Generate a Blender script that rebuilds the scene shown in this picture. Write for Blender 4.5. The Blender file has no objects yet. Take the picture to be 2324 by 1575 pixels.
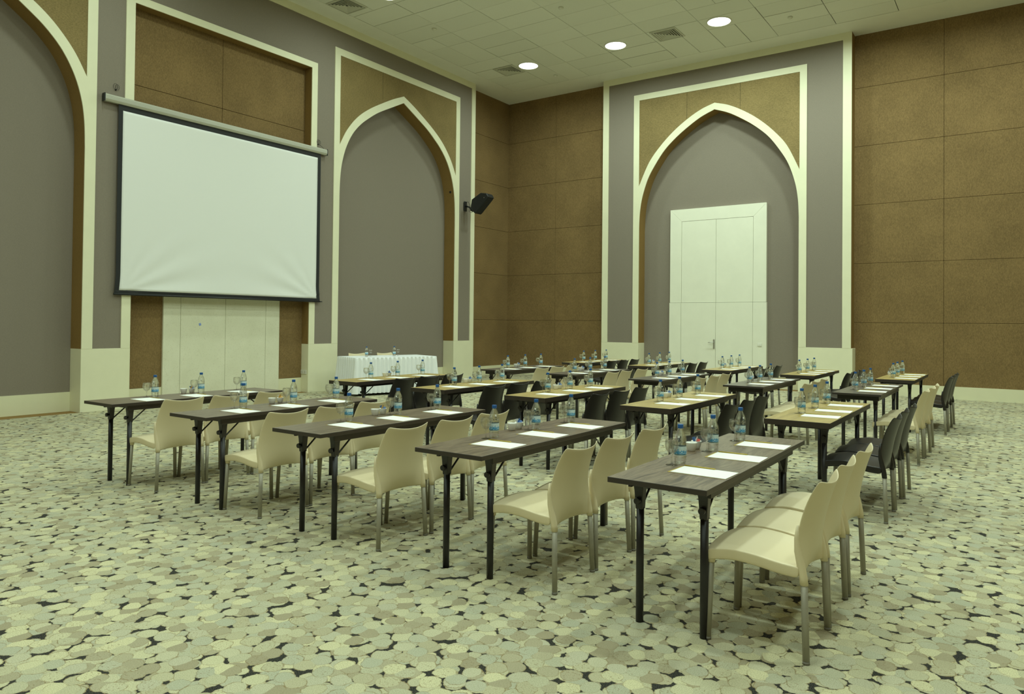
import bpy, bmesh, math, random
from mathutils import Vector, Matrix
random.seed(7)
S = bpy.context.scene
COL = S.collection
PI = math.pi

# ------------------------------------------------------------------ helpers
def link(o):
    COL.objects.link(o); return o
def tag(o, label=None, cat=None, group=None, kind=None):
    if label: o['label'] = label
    if cat: o['category'] = cat
    if group: o['group'] = group
    if kind: o['kind'] = kind
    return o
def empty(name, loc=(0, 0, 0), rz=0.0):
    o = link(bpy.data.objects.new(name, None)); o.location = loc; o.rotation_euler = (0, 0, rz)
    o.empty_display_size = .1
    return o
def copy_tree(o, parent=None):
    c = link(o.copy())
    if parent is not None: c.parent = parent
    for ch in o.children: copy_tree(ch, c)
    return c
class MB:
    def __init__(s): s.bm = bmesh.new(); s.mi = 0
    def face(s, vs, mi=None):
        try: f = s.bm.faces.new(vs)
        except ValueError: return None
        f.material_index = s.mi if mi is None else mi
        return f
    def box(s, x0, x1, y0, y1, z0, z1, mi=None, M=None):
        c = [(x, y, z) for z in (z0, z1) for y in (y0, y1) for x in (x0, x1)]
        v = [s.bm.verts.new(M @ Vector(p) if M else p) for p in c]
        for q in ((0,2,3,1),(4,5,7,6),(0,1,5,4),(2,6,7,3),(0,4,6,2),(1,3,7,5)): s.face([v[i] for i in q], mi)
        return s
    def loft(s, rings, cap=True, closed=True, mi=None, smooth=True):
        R = [[s.bm.verts.new(p) for p in r] for r in rings]
        n = len(R[0])
        for a, b in zip(R[:-1], R[1:]):
            for i in range(n if closed else n-1):
                f = s.face([a[i], a[(i+1) % n], b[(i+1) % n], b[i]], mi)
                if f: f.smooth = smooth
        if cap:
            s.face(list(reversed(R[0])), mi); s.face(R[-1], mi)
        return s
    def tube(s, pts, r, n=10, cap=True, mi=None):
        pts = [Vector(p) for p in pts]; rs = r if isinstance(r, (list, tuple)) else [r]*len(pts)
        rings = []
        up = None
        for i, p in enumerate(pts):
            d = (pts[min(i+1, len(pts)-1)] - pts[max(i-1, 0)]).normalized()
            if up is None:
                up = Vector((0, 0, 1)) if abs(d.z) < .9 else Vector((1, 0, 0))
            a = d.cross(up).normalized(); b = a.cross(d).normalized(); up = b
            rings.append([p + (a*math.cos(t) + b*math.sin(t))*rs[i] for t in [2*PI*k/n for k in range(n)]])
        return s.loft(rings, cap, True, mi)
    def lathe(s, prof, n=20, cx=0, cy=0, cap=True, mi=None):
        rings = [[(cx+r*math.cos(2*PI*k/n), cy+r*math.sin(2*PI*k/n), z) for k in range(n)] for r, z in prof]
        return s.loft(rings, cap, True, mi)
    def prism(s, poly, axis, a0, a1, mi=None):
        def P(u, v, w):
            return {'y': (u, w, v), 'x': (w, u, v), 'z': (u, v, w)}[axis]
        A = [s.bm.verts.new(P(u, v, a0)) for u, v in poly]; B = [s.bm.verts.new(P(u, v, a1)) for u, v in poly]
        n = len(poly)
        for i in range(n): s.face([A[i], A[(i+1) % n], B[(i+1) % n], B[i]], mi)
        s.face(A, mi); s.face(B, mi)
        return s
    def build(s, name, mats, parent=None, bevel=0, segs=2, sub=0, solid=0, smooth=None, origin=None):
        bmesh.ops.recalc_face_normals(s.bm, faces=s.bm.faces)
        if origin is not None: bmesh.ops.translate(s.bm, verts=s.bm.verts, vec=-Vector(origin))
        me = bpy.data.meshes.new(name); s.bm.to_mesh(me); s.bm.free()
        if not isinstance(mats, (list, tuple)): mats = [mats]
        for m in mats: me.materials.append(m)
        if smooth is not None:
            for p in me.polygons: p.use_smooth = smooth
        o = bpy.data.objects.new(name, me); link(o)
        if bevel or sub or solid:
            if solid:
                m = o.modifiers.new('s', 'SOLIDIFY'); m.thickness = solid; m.offset = -1
            if bevel:
                m = o.modifiers.new('b', 'BEVEL'); m.width = bevel; m.segments = segs; m.limit_method = 'ANGLE'; m.angle_limit = math.radians(35)
            if sub:
                m = o.modifiers.new('u', 'SUBSURF'); m.levels = sub; m.render_levels = sub
            dg = bpy.context.evaluated_depsgraph_get(); dg.update()
            me2 = bpy.data.meshes.new_from_object(o.evaluated_get(dg), depsgraph=dg)
            o.modifiers.clear(); o.data = me2; me2.name = name; bpy.data.meshes.remove(me)
        if origin is not None: o.location = origin
        if parent is not None: o.parent = parent
        return o
def shape2d(name, loops, depth, axis, pos, mats, parent=None, sidemat=None):
    """flat board with holes: loops of (u,v); axis 'x': u=y v=z, board between pos-depth and pos (facing +x)
       axis 'y': u=x v=z, board between pos and pos+depth (facing -y)"""
    cu = bpy.data.curves.new(name, 'CURVE'); cu.dimensions = '2D'; cu.fill_mode = 'BOTH'; cu.extrude = depth/2
    for lp in loops:
        sp = cu.splines.new('POLY'); sp.points.add(len(lp)-1)
        for i, (u, v) in enumerate(lp): sp.points[i].co = (u, v, 0, 1)
        sp.use_cyclic_u = True
    t = link(bpy.data.objects.new('tmp', cu))
    dg = bpy.context.evaluated_depsgraph_get(); dg.update()
    me = bpy.data.meshes.new_from_object(t.evaluated_get(dg), depsgraph=dg)
    bpy.data.objects.remove(t); bpy.data.curves.remove(cu)
    for v in me.vertices:
        u, w, d = v.co
        if axis == 'x': v.co = (pos - depth/2 + d, u, w)
        else: v.co = (u, pos + depth/2 - d, w)
    bm = bmesh.new(); bm.from_mesh(me); bmesh.ops.remove_doubles(bm, verts=bm.verts, dist=1e-5)
    bmesh.ops.recalc_face_normals(bm, faces=bm.faces)
    k = 0 if axis == 'x' else 1
    for f in bm.faces:
        f.smooth = False
        f.material_index = 1 if (sidemat and abs(f.normal[k]) < .5) else 0
    me.materials.clear()
    bm.to_mesh(me); bm.free(); me.name = name
    me.materials.append(mats)
    if sidemat: me.materials.append(sidemat)
    o = link(bpy.data.objects.new(name, me))
    if parent: o.parent = parent
    return o

# ------------------------------------------------------------------ materials
def mat(name, col=(.8,.8,.8), rough=.5, metal=0, **kw):
    m = bpy.data.materials.new(name); m.use_nodes = True
    b = m.node_tree.nodes['Principled BSDF']
    b.inputs['Base Color'].default_value = (*col, 1); b.inputs['Roughness'].default_value = rough; b.inputs['Metallic'].default_value = metal
    for k, v in kw.items(): b.inputs[k].default_value = v
    return m
class NT:
    def __init__(s, m): s.m = m; s.t = m.node_tree; s.b = s.t.nodes['Principled BSDF']
    def n(s, typ, ins=None, **props):
        nd = s.t.nodes.new(typ)
        for k, v in props.items(): setattr(nd, k, v)
        for k, v in (ins or {}).items():
            if isinstance(v, bpy.types.NodeSocket): s.t.links.new(v, nd.inputs[k])
            else: nd.inputs[k].default_value = v
        return nd
    def l(s, a, b): s.t.links.new(a, b)
    def coords(s, scale=(1,1,1), kind='Object', offs=None):
        tc = s.n('ShaderNodeTexCoord')
        ins = {'Vector': tc.outputs[kind], 'Scale': scale}
        if offs is not None: ins['Location'] = offs
        return s.n('ShaderNodeMapping', ins).outputs[0]
    def noise(s, vec, scale, detail=3, rough=.5):
        return s.n('ShaderNodeTexNoise', {'Vector': vec, 'Scale': scale, 'Detail': detail, 'Roughness': rough}).outputs['Fac']
    def ramp(s, fac, stops, interp='LINEAR'):
        r = s.n('ShaderNodeValToRGB', {'Fac': fac}); cr = r.color_ramp; cr.interpolation = interp
        while len(cr.elements) < len(stops): cr.elements.new(.5)
        for e, (p, c) in zip(cr.elements, stops):
            e.position = p; e.color = (*c, 1) if len(c) == 3 else c
        return r.outputs[0]
    def math(s, op, a, b=0.0, clamp=False):
        nd = s.n('ShaderNodeMath', operation=op, use_clamp=clamp)
        for i, v in enumerate((a, b)):
            if isinstance(v, bpy.types.NodeSocket): s.l(v, nd.inputs[i])
            else: nd.inputs[i].default_value = v
        return nd.outputs[0]
    def mix(s, f, a, b):
        nd = s.n('ShaderNodeMix', data_type='RGBA')
        for i, v in ((0, f), (6, a), (7, b)):
            if isinstance(v, bpy.types.NodeSocket): s.l(v, nd.inputs[i])
            else: nd.inputs[i].default_value = v if i == 0 else ((*v, 1) if len(v) == 3 else v)
        return nd.outputs[2]
    def bump(s, h, strength=.3, dist=.01):
        s.l(s.n('ShaderNodeBump', {'Height': h, 'Strength': strength, 'Distance': dist}).outputs[0], s.b.inputs['Normal'])
    def color(s, c): s.l(c, s.b.inputs['Base Color'])

def fabric(name, c, streak, amp=.30):
    m = mat(name, c, .9, **{'Specular IOR Level': .15}); t = NT(m)
    v = t.coords(streak); n1 = t.noise(v, 8, 5, .8); n2 = t.noise(t.coords(), 1.3, 3)
    dark = tuple(x*(1-amp) for x in c); lite = tuple(min(1, x*(1+amp)) for x in c)
    f = t.math('ADD', t.math('MULTIPLY', n1, .8), t.math('MULTIPLY', n2, .2))
    t.color(t.ramp(f, [(.40, dark), (.5, c), (.60, lite)])); t.bump(n1, .5, .008)
    return m
BROWN = (.232, .153, .066)
M_brown = fabric('brown_fabric', BROWN, (14, 14, 4))
M_brown_h = fabric('brown_fabric_spandrel', (.25, .185, .080), (4, 4, 15))
M_reveal = fabric('ochre_reveal', (.27, .170, .058), (10, 10, 3), .08)
M_grey = mat('grey_wallpaper', (.25, .21, .17), .85, **{'Specular IOR Level': .2})
t = NT(M_grey); n1 = t.noise(t.coords((3, 3, 20)), 12, 4, .6); n2 = t.noise(t.coords((20, 20, 3)), 12, 4, .6)
f = t.math('MULTIPLY', t.math('ADD', n1, n2), .5)
t.color(t.ramp(f, [(.35, (.232, .200, .160)), (.65, (.272, .234, .190))])); t.bump(f, .15, .003)
def paint(name, c, rough=.55, amp=.05):
    m = mat(name, c, rough); t = NT(m)
    n = t.noise(t.coords(), 2.5, 5, .6)
    t.color(t.ramp(n, [(.3, tuple(x*(1-amp) for x in c)), (.7, c)])); t.bump(t.noise(t.coords(), 90, 2), .08, .002)
    return m
M_cream = paint('cream_paint', (.84, .82, .60))
M_base = paint('baseboard_cream', (.80, .78, .55), .45)
M_door = paint('door_paint', (.86, .86, .72), .45)
M_board = mat('speckled_board', (.8, .8, .62), .5)
t = NT(M_board); n = t.noise(t.coords(), 55, 3, .7); n2 = t.noise(t.coords(), 3, 2)
t.color(t.mix(t.math('MULTIPLY', t.ramp(n, [(.34, (1, 1, 1)), (.42, (0, 0, 0))]), .35), t.ramp(n2, [(.3, (.74, .73, .56)), (.7, (.80, .79, .62))]), (.45, .40, .26)))
M_ceil = paint('ceiling_plaster', (.89, .89, .80), .8, .04)
M_tile = mat('ceiling_tile', (.76, .76, .63), .85)
t = NT(M_tile); g = t.n('ShaderNodeNewGeometry').outputs['Random Per Island']
t.color(t.mix(t.math('MULTIPLY', t.noise(t.coords(), 120, 2), .25), t.ramp(g, [(0, (.84, .85, .76)), (1, (.91, .92, .83))]), (.5, .5, .4)))
M_gap = mat('tile_gap', (.12, .12, .09), .9)
M_black = mat('black_fabric', (.012, .013, .014), .7)
M_blackp = mat('black_plastic', (.016, .018, .020), .42)
M_screen = mat('screen_white', (.84, .85, .83), .75)
M_case = mat('aluminium_case', (.55, .55, .47), .45, .35)
M_dark = mat('dark_hole', (.004, .004, .004), .9)
M_leg = mat('table_leg_charcoal', (.016, .015, .016), .38)
M_alu = mat('chair_leg_aluminium', (.36, .34, .27), .5, .25)
M_foot = mat('rubber_foot', (.19, .18, .145), .6)
M_shellw = mat('beige_plastic', (.755, .655, .43), .42, **{'Subsurface Weight': .0})
t = NT(M_shellw); t.bump(t.noise(t.coords(), 350, 2), .06, .001)
M_shellb = mat('black_chair_plastic', (.014, .0115, .0105), .40)
t = NT(M_shellb); t.bump(t.noise(t.coords(), 350, 2), .06, .001)
def wood(name, stops, rough=.34, scale=(30, 1.6, 30)):
    m = mat(name, stops[1][1], rough); t = NT(m)
    oi = t.n('ShaderNodeObjectInfo').outputs['Random']
    off = t.n('ShaderNodeCombineXYZ', {'X': t.math('MULTIPLY', oi, 3.0), 'Y': t.math('MULTIPLY', oi, 7.0)}).outputs[0]
    v = t.coords(scale, offs=off)
    w = t.noise(t.coords((3, 1, 3), offs=off), 2, 3)
    vv = t.n('ShaderNodeVectorMath', {0: v, 1: t.n('ShaderNodeCombineXYZ', {'X': t.math('MULTIPLY', w, 3.5)}).outputs[0]}, operation='ADD').outputs[0]
    n = t.noise(vv, 1.0, 6, .62)
    t.color(t.ramp(n, stops))
    t.bump(n, .05, .001)
    return m
M_walnut = wood('walnut_laminate', [(.34, (.062, .040, .025)), (.44, (.135, .094, .060)), (.50, (.21, .155, .100)), (.56, (.115, .080, .052)), (.66, (.19, .138, .088))])
M_oak = wood('oak_laminate', [(.30, (.34, .245, .085)), (.5, (.44, .325, .115)), (.70, (.52, .39, .145))], .36)
M_umber = wood('dark_umber_laminate', [(.30, (.075, .058, .048)), (.5, (.125, .10, .082)), (.72, (.16, .13, .105))], .32)
M_edge = mat('dark_table_edge', (.034, .025, .019), .48)
M_apron = mat('apron_steel', (.026, .021, .018), .48)
M_paper = mat('white_paper', (.90, .91, .88), .7)
M_gold = mat('gold_card', (.50, .37, .06), .4, .2)
M_pencil = mat('gold_pencil', (.46, .34, .05), .35, .3)
M_bowl = mat('white_porcelain', (.82, .82, .76), .2)
M_cap = mat('blue_cap', (.014, .10, .33), .35)
M_sach = [mat('sachet_blue', (.05, .15, .42), .35), mat('sachet_white', (.85, .85, .82), .4), mat('sachet_red', (.6, .06, .04), .35), mat('sachet_gold', (.7, .42, .10), .35)]
M_print = mat('label_print', (.03, .06, .09), .5)
M_cloth = mat('white_tablecloth', (.90, .92, .94), .8)
M_chrome = mat('brushed_chrome', (.55, .55, .52), .3, 1)
M_white = mat('white_plastic', (.80, .80, .70), .4)
M_vent = mat('grille_white', (.62, .62, .52), .5)
M_lens = mat('lamp_lens', (1, 1, 1), .5)
b = M_lens.node_tree.nodes['Principled BSDF']; b.inputs['Emission Color'].default_value = (.93, 1, .86, 1); b.inputs['Emission Strength'].default_value = 45
def clear(name, ior, tint, transp):
    m = bpy.data.materials.new(name); m.use_nodes = True; nt = m.node_tree; nt.nodes.clear()
    o = nt.nodes.new('ShaderNodeOutputMaterial'); g = nt.nodes.new('ShaderNodeBsdfPrincipled')
    g.inputs['Base Color'].default_value = (*tint, 1); g.inputs['Roughness'].default_value = .02; g.inputs['IOR'].default_value = ior
    g.inputs['Transmission Weight'].default_value = 1
    tr = nt.nodes.new('ShaderNodeBsdfTransparent'); tr.inputs[0].default_value = (*[x**.5 for x in tint], 1)
    mx = nt.nodes.new('ShaderNodeMixShader'); mx.inputs[0].default_value = transp
    nt.links.new(g.outputs[0], mx.inputs[1]); nt.links.new(tr.outputs[0], mx.inputs[2]); nt.links.new(mx.outputs[0], o.inputs[0])
    return m
M_water = clear('bottle_water', 1.33, (.95, .98, .985), .50)
M_glass = clear('clear_glass', 1.45, (.99, .995, .99), .72)
# bottle label: pale upper band with dark glyph strokes, blue peaks on cyan, dark lower stripe
M_label = mat('bottle_label', (.5, .75, .85), .35)
t = NT(M_label)
tc = t.n('ShaderNodeTexCoord').outputs['Object']
sep = t.n('ShaderNodeSeparateXYZ', {0: tc}); z = sep.outputs[2]
ang = t.math('ARCTAN2', sep.outputs[1], sep.outputs[0])
u = t.n('ShaderNodeCombineXYZ', {'X': ang}).outputs[0]
pk = t.noise(u, 2.2, 3, .6)
mtn = t.math('LESS_THAN', z, t.math('ADD', t.math('MULTIPLY', pk, .078), .033))
c1 = t.mix(mtn, (.66, .82, .84), (.06, .34, .62))
snow = t.math('GREATER_THAN', t.noise(t.n('ShaderNodeCombineXYZ', {'X': t.math('MULTIPLY', ang, 3.0), 'Y': t.math('MULTIPLY', z, 160.0)}).outputs[0], 1.0, 3, .6), .54)
c1 = t.mix(t.math('MULTIPLY', snow, .7), c1, (.70, .86, .90))
c1 = t.mix(t.math('LESS_THAN', z, .052), c1, (.10, .16, .15))
c1 = t.mix(t.math('LESS_THAN', z, .048), c1, (.60, .74, .70))
t.color(c1)

# carpet of pebbles
M_carpet = mat('pebble_carpet', (.5, .5, .4), .95, **{'Specular IOR Level': .1})
t = NT(M_carpet)
pc = t.n('ShaderNodeTexCoord').outputs['Object']
wob = t.n('ShaderNodeTexNoise', {'Vector': pc, 'Scale': 9.0, 'Detail': 2.0}).outputs['Color']
wv = t.n('ShaderNodeVectorMath', {0: wob, 1: (-.5, -.5, -.5)}, operation='ADD').outputs[0]
wv = t.n('ShaderNodeVectorMath', {0: wv, 3: .045}, operation='SCALE').outputs[0]
pv = t.n('ShaderNodeVectorMath', {0: pc, 1: wv}, operation='ADD').outputs[0]
def discs(scale, off, r, seed_shift):
    mp = t.n('ShaderNodeMapping', {'Vector': pv, 'Location': off, 'Rotation': (0, 0, seed_shift)}).outputs[0]
    vo = t.n('ShaderNodeTexVoronoi', {'Vector': mp, 'Scale': scale, 'Randomness': .62}, voronoi_dimensions='2D', feature='F1')
    d = t.math('ADD', vo.outputs['Distance'], rag)
    cs = t.n('ShaderNodeSeparateColor', {0: vo.outputs['Color']})
    base = t.ramp(cs.outputs[0], STOPS)
    dots = t.math('MULTIPLY', dotn, t.math('GREATER_THAN', cs.outputs[1], .70))
    base = t.mix(t.math('MULTIPLY', dots, .55), base, (.22, .14, .06))
    rim = t.ramp(d, [(r-.055, (0, 0, 0)), (r-.02, (1, 1, 1))])
    rim = t.math('MULTIPLY', rim, rimn)
    base = t.mix(t.math('MULTIPLY', rim, .8), base, (.24, .165, .06))
    return base, t.math('LESS_THAN', d, r)
rag = t.math('MULTIPLY', t.math('SUBTRACT', t.noise(pc, 75, 3), .5), .13)
dotn = t.ramp(t.noise(pc, 95, 2, .5), [(.60, (0, 0, 0)), (.65, (1, 1, 1))])
rimn = t.ramp(t.noise(pc, 14, 2), [(.40, (.25,)*3), (.6, (1,)*3)])
STOPS = [(0, (.38, .335, .22)), (.12, (.44, .40, .27)), (.3, (.56, .53, .35)), (.5, (.47, .475, .355)), (.68, (.54, .52, .375)), (.85, (.63, .60, .39)), (1, (.69, .65, .41))]
b1, m1 = discs(10.2, (0, 0, 0), .490, .0)
b2, m2 = discs(9.9, (3.37, 1.71, 0), .497, .6)
b3, m3 = discs(10.9, (7.1, 4.4, 0), .36, 1.1)
base = t.mix(m3, (.008, .011, .018), b3)
base = t.mix(m2, base, b2)
base = t.mix(m1, base, b1)
sp = t.noise(pc, 210, 3, .7)
base = t.mix(t.math('MULTIPLY', t.ramp(sp, [(.44, (1, 1, 1)), (.54, (0, 0, 0))]), .36), base, (.20, .18, .11))
big = t.noise(pc, .5, 2)
base = t.mix(t.math('MULTIPLY', big, .06), base, (.22, .20, .14))
t.color(base); t.bump(t.noise(pc, 300, 2), .25, .003)

# ------------------------------------------------------------------ dimensions (camera stands at x=0,y=0)
A, A3, A2 = -12.19, -12.53, -12.50
B, B3, B2 = 17.33, 17.68, 17.657
ZC, ZP, ZF, ZG, ZI = 7.957, 1.003, 7.42, 7.27, 7.80
XR, YN = 4.9, -6.5
J = [1.569, 2.875, 4.171, 5.473, 6.776]

def struct(o, label=None): return tag(o, label=label, kind='structure')

# floor
m = MB(); m.box(A3-.3, XR, YN, B3+.4, -.06, 0)
struct(m.build('floor', M_carpet), 'cream carpet patterned with round pebbles and small dark gaps')

def catmull(pts, k=6):
    out = []
    P = [Vector(p) for p in pts]
    for i in range(len(P)-1):
        p0 = P[i-1] if i else P[0]*2-P[1]; p1, p2 = P[i], P[i+1]; p3 = P[i+2] if i+2 < len(P) else P[-1]
        for j in range(k):
            s = j/k
            out.append(tuple(.5*((2*p1)+(p2-p0)*s+(2*p0-5*p1+4*p2-p3)*s*s+(3*p1-p0-3*p2+p3)*s**3)))
    out.append(tuple(P[-1])); return out
IN_A = catmull([(0, 6.73), (.45, 6.50), (.83, 6.30), (1.10, 6.12), (1.38, 5.90), (1.62, 5.63), (1.80, 5.30), (1.91, 4.95), (1.96, 4.60), (1.975, 4.20)])
OUT_A = catmull([(0, 6.89), (.35, 6.735), (.74, 6.53), (1.07, 6.34), (1.37, 6.13), (1.60, 5.91), (1.81, 5.64), (1.985, 5.32)])
IN_B = catmull([(0, 6.73), (.35, 6.59), (.70, 6.38), (1.0, 6.16), (1.29, 5.89), (1.54, 5.55), (1.74, 5.20), (1.89, 4.75), (1.955, 4.35), (1.975, 3.95)])
OUT_B = catmull([(0, 6.89), (.35, 6.775), (.71, 6.58), (1.06, 6.33), (1.40, 6.01), (1.71, 5.62), (1.985, 5.04)])
HO, HG = 2.14, 1.985     # half widths: outer frame, spandrel field
def mirror(c, half):  # closed top outline from left bottom over the apex to right bottom
    return [(c-u, v) for u, v in reversed(half)] + [(c+u, v) for u, v in half[1:]]
def arch_loop(c, half, zb): return [(c-half[-1][0], zb)] + mirror(c, half) + [(c+half[-1][0], zb)]

# --- grey wall boards with openings
CA1, CA2, CB = 3.61, 12.82, -6.145
BAY0, BAY1, BAYT = 6.35, 10.063, 6.782
Y0A, Y1A = .80, 15.62
wall = shape2d('wall_left', [[(Y0A, 0), (Y1A, 0), (Y1A, ZC), (Y0A, ZC)], arch_loop(CA1, IN_A, .0001), [(BAY0, .0001), (BAY1, .0001), (BAY1, BAYT), (BAY0, BAYT)], arch_loop(CA2, IN_A, .0001)],
    A-A3, 'x', A, M_grey, sidemat=M_reveal)
struct(wall, 'grey papered wall with two pointed arch recesses and a rectangular bay')
wallb = shape2d('wall_far', [[(-9.18, 0), (-3.07, 0), (-3.07, ZC), (-9.18, ZC)], arch_loop(CB, IN_B, .0001)], B3-B, 'y', B, M_grey, sidemat=M_reveal)
struct(wallb, 'grey papered projecting wall block with pointed arch recess around the door')
def slab(name, x0, x1, y0, y1, z0, z1, m, label, bevel=0, parent=None):
    q = MB(); q.box(x0, x1, y0, y1, z0, z1); return struct(q.build(name, m, parent, bevel=bevel), label)
# recess backs
slab('wall_left', A3-.1, A3, CA1-2.1, CA1+2.1, 0, 6.95, M_grey, 'grey recessed wall inside the arch at the left edge')
slab('wall_left', A3-.1, A3, CA2-2.1, CA2+2.1, 0, 6.95, M_grey, 'grey recessed wall inside the arch right of the screen')
slab('wall_far', CB-2.1, CB+2.1, B3, B3+.1, 0, 6.95, M_grey, 'grey recessed wall behind the tall cream door')
XB = A-.2
q = MB()
for (y0, y1) in ((6.30, 8.13), (8.13, 10.10)):
    for z0, z1 in ((J[3], 6.85), (J[2], J[3]), (J[1], J[2]), (.30, J[1])): q.box(XB-.1, XB, y0+.003, y1-.003, z0+.003, z1-.003)
struct(q.build('wall_left', M_brown, bevel=.006), 'brown fabric panels at the back of the screen bay')
slab('baseboard_left', XB-.05, XB+.012, 6.32, 7.02, 0, .30, M_base, 'cream base strip left of the white boards')
slab('baseboard_left', XB-.05, XB+.012, 9.47, 10.08, 0, .30, M_base, 'cream base strip right of the white boards')
q = MB()
for y0, y1 in ((7.02, 7.345), (7.345, 8.245), (8.245, 9.14), (9.14, 9.47)): q.box(XB-.02, XB+.035, y0+.003, y1-.003, .004, 2.62)
struct(q.build('trim_9', M_board, bevel=.003), 'four tall speckled cream boards under the projection screen')

# brown panelled walls
def panels(name, axis, pos, us, zs, m, label):
    q = MB()
    for u0, u1 in zip(us[:-1], us[1:]):
        for z0, z1 in zip(zs[:-1], zs[1:]):
            g = .002
            if axis == 'x': q.box(pos-.14, pos, u0+g, u1-g, z0+g, z1-g)
            elif axis == '-x': q.box(pos, pos+.14, u0+g, u1-g, z0+g, z1-g)
            elif axis == 'y': q.box(u0+g, u1-g, pos, pos+.14, z0+g, z1-g)
            else: q.box(u0+g, u1-g, pos-.14, pos, z0+g, z1-g)
    return struct(q.build(name, m, bevel=.007, segs=2), label)
ZS = [0] + J + [ZC+.01]
panels('wall_left', 'x', A2, [15.60, B2+.1], ZS, M_brown, 'brown padded wall strip between the arch block and the corner')
panels('wall_left', 'x', A2, [YN, -4.6, -2.8, -1.0, .84], ZS, M_brown, 'brown padded wall beyond the arch at the left edge')
panels('wall_far', 'y', B2, [A2-.1, -10.86, -9.14], ZS, M_brown, 'brown padded wall panels between the corner and the door block')
panels('wall_far', 'y', B2, [-3.11, -1.35, .28, 1.9, 3.5, XR], ZS, M_brown, 'brown padded wall panels right of the door block')
panels('wall_right', '-x', XR, [YN+1.7*i for i in range(15)], ZS, M_brown, 'brown padded side wall on the right')
panels('wall_near', '-y', YN, [A2+1.7*i for i in range(11)], ZS, M_brown, 'brown padded wall behind the viewer')
# baseboards
slab('baseboard_left', A3-.02, A3+.014, CA1-2.0, CA1+2.0, 0, .309, M_base, 'cream baseboard in the left arch')
slab('baseboard_left', A3-.02, A3+.014, CA2-2.0, CA2+2.0, 0, .309, M_base, 'cream baseboard in the arch behind the head table')
slab('baseboard_left', A2-.02, A2+.014, 15.6, B2, 0, .26, M_base, 'cream baseboard under the brown corner wall')
slab('baseboard_left', A2-.02, A2+.014, YN, .8, 0, .26, M_base, 'cream baseboard beyond the left arch')
slab('baseboard_far', A2, -9.15, B2-.014, B2+.02, 0, .26, M_base, 'cream baseboard left of the door block')
slab('baseboard_far', -3.08, XR, B2-.014, B2+.02, 0, .26, M_base, 'cream baseboard right of the door block')
slab('baseboard_far', CB-2.0, CB+2.0, B3-.014, B3+.02, 0, .30, M_base, 'cream baseboard beside the tall door')
slab('baseboard_right', XR-.014, XR+.02, YN, B2, 0, .26, M_base, 'cream baseboard of the right wall')
# plinths
P_ = .016
for i, (y0, y1, lb) in enumerate(((Y0A, CA1-1.975, 'left end of the arcade'), (CA1+1.975, BAY0, 'left of the screen bay'), (BAY1, CA2-1.975, 'right of the screen bay'), (CA2+1.975, Y1A+.004, 'right of the head table'))):
    slab('trim_%d' % (i+1), A3+.002, A+P_, y0-.004, y1+.004, 0, ZP, M_cream, 'cream plinth block '+lb, .003)
slab('trim_5', -9.184, CB-1.971, B-P_, B3-.002, 0, ZP, M_cream, 'cream plinth block left of the door', .003)
slab('trim_6', CB+1.971, -3.04, B-P_, B3-.002, 0, ZP, M_cream, 'cream plinth block right of the door', .003)
# spandrels (brown) and cream frames
def frames(axis, pos, c, OUT, IN, lbl, num):
    half = [p for p in OUT]
    zs = half[-1][1]
    depth = .010
    sp_out = [(c-HG, zs), (c-HG, ZG), (c+HG, ZG), (c+HG, zs)]
    loop = [(c-HG, zs)] + [(c-HG, ZG), (c+HG, ZG), (c+HG, zs)] + list(reversed(mirror(c, half)))[1:-1]
    pp = pos+.006 if axis == 'x' else pos-.006
    s = shape2d('wall_left' if axis == 'x' else 'wall_far', [loop], .006, axis, pp, M_brown_h); struct(s, 'brown fabric spandrel above '+lbl)
    pp = pos+.018 if axis == 'x' else pos-.018
    outer = [(c-HO, ZP), (c-HO, ZF), (c+HO, ZF), (c+HO, ZP), (c+IN[-1][0], ZP)] + list(reversed(mirror(c, IN))) + [(c-IN[-1][0], ZP)]
    s = shape2d('trim_%d' % num, [outer, loop], .018, axis, pp, M_cream); struct(s, 'cream pointed frame around '+lbl)
frames('x', A, CA1, OUT_A, IN_A, 'the arch at the left edge', 10)
frames('x', A, CA2, OUT_A, IN_A, 'the arch right of the screen', 11)
frames('y', B, CB, OUT_B, IN_B, 'the door arch', 12)
q = MB()
q.box(A+.0055, A+.0066, 12.127, 12.133, 6.64, ZG); q.box(A+.0055, A+.0066, 3.0, 3.006, 6.6, ZG)
struct(q.build('wall_left', M_dark), 'thin dark vertical seams in the brown spandrels of the left wall')
q = MB()
for u in (-6.85, -5.52): q.box(u-.003, u+.003, B-.0066, B-.0055, 6.60, ZG)
struct(q.build('wall_far', M_dark), 'thin dark vertical seams in the brown spandrel above the door arch')
o = shape2d('trim_13', [[(6.20, ZP), (6.20, 6.91), (10.21, 6.91), (10.21, ZP), (BAY1, ZP), (BAY1, BAYT), (BAY0, BAYT), (BAY0, ZP)]], .018, 'x', A+.018, M_cream); struct(o, 'cream rectangular frame around the screen bay')
o = shape2d('trim_14', [[(Y0A, ZI), (Y0A, ZC), (Y1A, ZC), (Y1A, ZP), (15.46, ZP), (15.46, ZI)]], .018, 'x', A+.018, M_cream); struct(o, 'cream cornice band and end strip of the left wall')
o = shape2d('trim_15', [[(-9.18, ZP), (-9.18, ZC), (-3.07, ZC), (-3.07, ZP), (-3.25, ZP), (-3.25, ZI), (-9.01, ZI), (-9.01, ZP)]], .018, 'y', B-.018+.0, M_cream); struct(o, 'cream border band of the door wall block')
o.location.y = 0

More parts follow.
